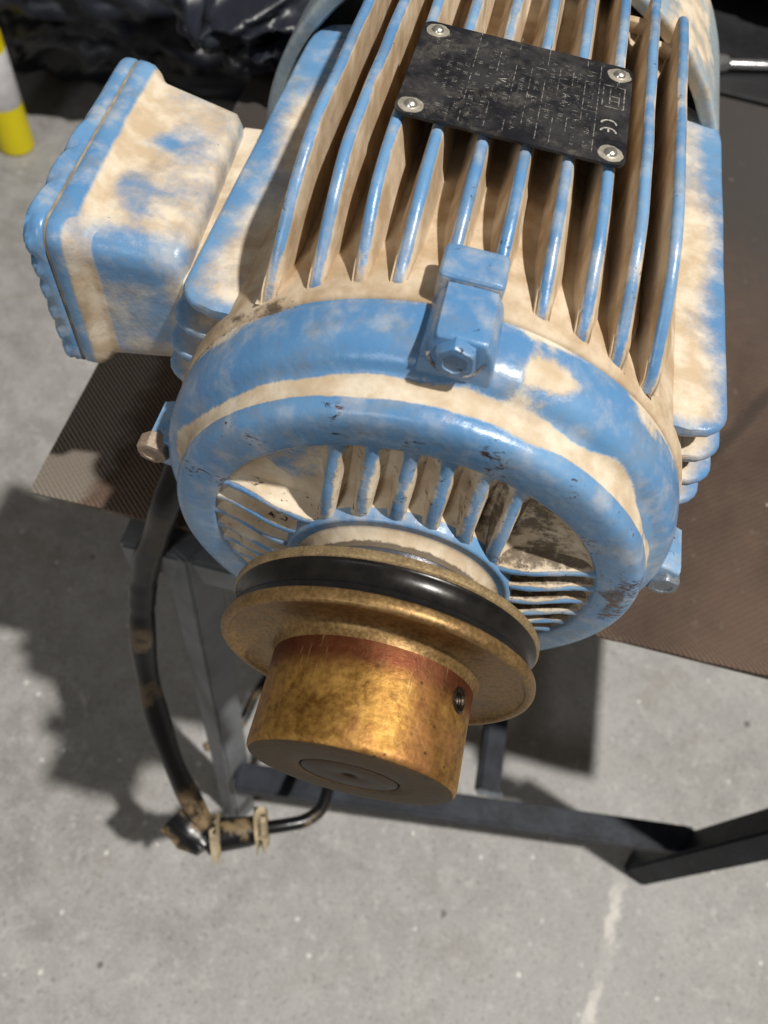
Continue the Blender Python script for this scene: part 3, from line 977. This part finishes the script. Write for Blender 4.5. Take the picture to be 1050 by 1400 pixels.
def d_box(c):
    x = c.x - .006 + .072 * (c.y - .085)             # undo the skew: the box's own coordinates
    n_ = noise.noise((c.x * 24, c.y * 20, c.z * 24 + 3)); n2 = noise.noise((c.x * 45 + 9, c.y * 45, c.z * 45))
    t_ = c.z - (BC[1] + HZ)
    if t_ > -.012 and c.y > .092:                   # top face
        du = .74 + .30 * n_
        wx = .011 * noise.noise((c.x * 80, c.y * 80, 1.5)); wy = .012 * noise.noise((c.x * 70, c.y * 70, 9.5))
        q = math.hypot((x + .177 + wx) / .016, (c.y - .130 + wy) / .013); du -= .44 * (1 - sm(.2, 1.7, q + .3 * n2))
        q = math.hypot((x + .180 + wy) / .013, (c.y - .168 + wx) / .010); du -= .40 * (1 - sm(.2, 1.5, q + .4 * n2))
        q = math.hypot((x + .164) / .016, (c.y - .176) / .020); du -= .36 * (1 - sm(.4, 1.4, q + .5 * n2))
        du -= .40 * (1 - sm(.096, .112, c.y + .006 * n_))
        du += .22 * sm(-.192, -.186, x) * 0 + .25 * (1 - sm(-.193, -.184, x))
        if x < -.1985: du = .02
    else:
        du = .42 + .26 * n_
        if x > -.158: du += .34 * sm(-.158, -.150, x)
        if x < -.200: du = .02 + .2 * n_
        elif x < -.187: du += .42
        du -= .30 * sm(.050, .068, c.z)
        if c.z < .02: du += .14 * (1 - sm(0, .02, c.z))
    return (du, .10 * sm(.1, .5, n2), .30)


secs = [(-.1435, HY - .014, HZ - .012, .012), (-.1448, HY - .0095, HZ - .0075, .013), (-.148, HY - .0070, HZ - .0050, .0115)]
secs += [(-.148 - .042 * i / 26, HY - .0070 + .0055 * i / 26, HZ - .0050 + .0040 * i / 26, .0115) for i in range(1, 27)]
secs += [(-.1925, HY - .0008, HZ - .0006, .0105), (-.1950, HY + .0022, HZ + .0020, .0105), (-.1985, HY + .0045, HZ + .0042, .011), (-.2020, HY + .0052, HZ + .0048, .0115), (-.2062, HY + .0053, HZ + .0049, .0115), (-.2070, HY + .0045, HZ + .0040, .011)]


def grid_caps(me): return me


tb = loft_x('terminal_box', secs, *BC)
box = P('terminal_box', tb, M_SOFT, mt, d_box, 60)
M_GASKET = mat_simple('dirty_rubber_gasket', (0.20, 0.15, 0.09), (0.36, 0.29, 0.19), 90, .8)
P('gasket', loft_x('gasket', [(-.2066, HY + .0038, HZ + .0034, .011), (-.2072, HY + .0043, HZ + .0039, .011), (-.2082, HY + .0043, HZ + .0039, .011), (-.2090, HY + .0038, HZ + .0034, .011)], *BC), M_GASKET, box)


def scallop(v):
    y, z = v.y - BC[0], v.z - BC[1]
    k = sm(-.2115, -.2160, v.x)
    if k > 0:
        a = math.atan2(z, y)
        # lobes of the cast lid along the near and lower sides
        lob = abs(math.sin((z * 1.0 - y * .55) * 215 + .6))
        amt = .0040 * k * (lob ** .5 - .55) * sm(.02, -.03, y - .25 * z)
        d = Vector((y, z)); d.normalize()
        v = Vector((v.x - .3 * amt, v.y + d.x * amt * 1.6, v.z + d.y * amt * 1.6))
    return v


secs = [(-.2084, HY + .0042, HZ + .0038, .011), (-.2092, HY + .0052, HZ + .0048, .0115), (-.2120, HY + .0052, HZ + .0048, .0115), (-.2145, HY + .0050, HZ + .0046, .0115), (-.2165, HY + .0040, HZ + .0036, .012),
        (-.2185, HY + .0016, HZ + .0012, .012), (-.2202, HY - .0030, HZ - .0034, .012), (-.2214, HY - .0100, HZ - .0100, .012), (-.2220, HY - .022, HZ - .022, .012)]
ld = loft_x('lid', secs, *BC, deform=scallop)
P('lid', ld, M_SOFT, box, lambda c: (-.12 + .25 * noise.noise((c.x * 30, c.y * 30, c.z * 30)), .0, .55 if c.z < .05 else .2), 60)
# raised mounting neck between box and housing
P('mounting_neck', loft_x('mounting_neck', [(-.100, .070, .044, .010), (-.128, .070, .042, .010), (-.1450, .070, .040, .010), (-.1490, .066, .036, .010)], .158, .022), M_CAST, box, lambda c: (.95, 0, .1))
# gland under the box where the lead leaves
# ================================================================== hanging lead with plug
pc = empty('power_cable', (-.11, -.10, -.44), 'dusty black power cable with a dirty plug, hanging beside the grey stand leg', 'cable')
cpts = [(-.140, .098, -.050), (-.152, .078, -.085), (-.1600, .062, -.115), (-.1690, .052, -.150), (-.1805, .0435, -.190), (-.1862, .0262, -.240), (-.1805, -.0011, -.285), (-.1676, -.0298, -.330), (-.1457, -.0607, -.370), (-.1233, -.0850, -.405), (-.1010, -.1060, -.4275)]
link('cable', tube('cable', cpts, lambda t: .0112 - .0018 * t + .0007 * math.sin(t * 37) + .0012 * (.44 < t < .50), 18, 10), M_CABLE, pc, True, 0)
a = Vector((-.104, -.110, -.432)); b = Vector((-.052, -.089, -.428)); d = (b - a)
V = []


def body(name, a, b, prof, mat, n=26, jag=0):
    a = Vector(a); b = Vector(b); d = (b - a).normalized(); sd = d.cross(Vector((0, 0, 1))).normalized(); u = sd.cross(d); L = (b - a).length
    V = []; F = []
    for t, r in prof:
        for i in range(n):
            an = 2 * math.pi * i / n
            q = r * (1 + jag * noise.noise((math.cos(an) * 2.3, math.sin(an) * 2.3, t * 5)))
            V.append(a + d * L * t + (sd * math.cos(an) + u * math.sin(an)) * q)
    for i in range(len(prof) - 1):
        for q in range(n): F.append((i * n + q, i * n + (q + 1) % n, (i + 1) * n + (q + 1) % n, (i + 1) * n + q))
    F.append(tuple(range(n))); F.append(tuple(range((len(prof) - 1) * n, len(prof) * n)))
    return pydata(name, V, F)


link('plug_body', body('plug_body', a, b, [(0, .011), (.05, .0145), (.3, .0150), (.7, .0140), (.95, .0125), (1, .010)], M_CABLE, jag=.15), M_CABLE, pc)
link('plug_head', body('plug_head', (-.135, -.094, -.432), (-.100, -.118, -.432), [(0, .004), (.06, .019), (.35, .0205), (.6, .0180), (.8, .0145), (.97, .0120), (1, .004)], M_CABLE, jag=.35), M_CABLE, pc)
link('clamp_ring', body('clamp_ring', a + d * .10, a + d * .27, [(0, .0135), (.05, .0168), (.5, .0172), (.95, .0168), (1, .0135)], M_CLAMP, jag=.6), M_CLAMP, pc)
link('clamp_ring', body('clamp_ring', a + d * .82, a + d * 1.04, [(0, .0120), (.05, .0185), (.3, .0150), (.6, .0190), (.95, .0165), (1, .011)], M_CLAMP, jag=.8), M_CLAMP, pc)
link('cord', tube('cord', [(-.052, -.089, -.428), (-.034, -.082, -.428), (-.018, -.074, -.43), (-.006, -.060, -.434), (-.004, -.04, -.438), (-.004, .0, -.45), (-.03, .05, -.50)], .0062, 12, 8), M_CABLE, pc, True, 0)
# a second loop of cord on the floor behind the leg
cc = tag(link('cord', tube('cord', [(-.06, .25, FZ + .006), (-.10, .18, FZ + .006), (-.128, .12, FZ + .006), (-.137, .07, FZ + .006), (-.148, .04, FZ + .006), (-.175, .02, FZ + .006)], .0062, 12, 8), M_CABLE), 'thin black cord curling on the concrete behind the grey leg', 'cord')

# ================================================================== things behind
# spray can
sc_ = empty('spray_can', (-.94, 1.09, FZ), 'yellow spray can with white label band standing on the concrete', 'spray can')


def vlathe(name, c, prof, n=48):
    V = []; F = []
    for r_, z in prof:
        for i in range(n):
            a = 2 * math.pi * i / n; V.append((c[0] + r_ * math.cos(a), c[1] + r_ * math.sin(a), c[2] + z))
    for i in range(len(prof) - 1):
        for q in range(n): F.append((i * n + q, i * n + (q + 1) % n, (i + 1) * n + (q + 1) % n, (i + 1) * n + q))
    F.append(tuple(range(n))); F.append(tuple(range((len(prof) - 1) * n, len(prof) * n)))
    return pydata(name, V, F)


c = (-.955, 1.09, FZ)
link('body', vlathe('body', c, [(.030, 0), (.0355, .003), (.037, .010), (.037, .225), (.036, .230), (.026, .245), (.014, .25)]), M_YELLOW, sc_)
link('label_band', vlathe('label_band', c, [(.0372, .098), (.0375, .0985), (.0375, .1995), (.0372, .20)]), M_LABEL, sc_)
link('cap', vlathe('cap', c, [(.014, .2502), (.026, .2505), (.0265, .29), (.024, .294)]), M_YELLOW, sc_)


def crumple(name, c, rad, seed, amp=.28, sub=6, flat=-.98):
    bm = bmesh.new(); bmesh.ops.create_icosphere(bm, subdivisions=sub, radius=1)
    for v in bm.verts:
        p = v.co.copy()
        q = p * 1.6 + Vector((seed, seed * 2, 0))
        wv = noise.noise_vector(q * 1.4) * .9
        r1 = noise.noise(q * 1.2)
        r2 = 1 - abs(noise.noise((q + wv) * 1.9)) * 2
        r3 = 1 - abs(noise.noise((q + wv * .6) * 4.2)) * 2
        r4 = noise.noise((q + wv) * 9)
        k = 1 + amp * (.42 * r1 + .34 * r2 + .08 * r3 + .02 * r4 - .32)
        v.co = Vector((c[0] + p.x * k * rad[0], c[1] + p.y * k * rad[1], c[2] + max(p.z * k, flat) * rad[2]))
    me = bpy.data.meshes.new(name); bm.to_mesh(me); bm.free()
    return me


tag(link('plastic_bag', crumple('plastic_bag', (-.84, 1.72, FZ + .31), (.88, .60, .35), 3.1, .32), M_BAG, None, True, 0), 'crumpled black plastic bag on the concrete behind the terminal box', 'bag')
tag(link('plastic_bag', crumple('plastic_bag', (-.26, .80, MZ + .075), (.16, .26, .08), 1.7, .4), M_BAG, None, True, 0), 'small black plastic bag on the board just behind the motor', 'bag')
tb_ = empty('tool_roll', (.42, 1.0, MZ), 'black canvas tool roll spread on the far end of the brown board', 'tool roll')
link('flap', bbox('flap', (.12, .800, MZ + .001), (.515, 1.12, MZ + .006), .002, 2, 2), M_CLOTH, tb_)
link('roll', crumple('roll', (.40, 1.10, MZ + .062), (.26, .13, .065), 8.4, .45, 5), M_CLOTH, tb_, True, 0)
tag(link('plastic_bag', crumple('plastic_bag', (.62, 1.85, FZ + .42), (.62, .40, .45), 5.4, .4), M_BAG, None, True, 0), 'large dark bag heaped on the floor beyond the board', 'bag')
# spanner
sp = empty('spanner', (.40, .92, MZ), 'silver combination spanner lying across the far end of the board', 'spanner')
zs = MZ + .0065
link('shank', bbox('shank', (.300, .930, zs), (.56, .939, zs + .007), .0028, 3), M_CHROME, sp)
V = []; F = []
olp = [(.302, .9395), (.290, .943), (.279, .949), (.268, .951), (.262, .947), (.270, .9405), (.2705, .930), (.262, .924), (.268, .919), (.279, .920), (.290, .926), (.302, .9295)]
bm = bmesh.new(); f = bm.faces.new([bm.verts.new((x, y, zs)) for x, y in olp])
ex = bmesh.ops.extrude_face_region(bm, geom=[f])
for v in ex['geom']:
    if isinstance(v, bmesh.types.BMVert): v.co.z += .0085
bmesh.ops.recalc_face_normals(bm, faces=bm.faces)
me = bpy.data.meshes.new('jaw'); bm.to_mesh(me); bm.free()
link('jaw', me, M_CHROME, sp)
sp.location = Vector((.330, .873, MZ + .012))
sp.rotation_euler = (0, 0, R(21))
for ch in sp.children: ch.location = Vector((-.370, -.9345, -zs))
sp.scale = (1.15, 1.25, 1.2)
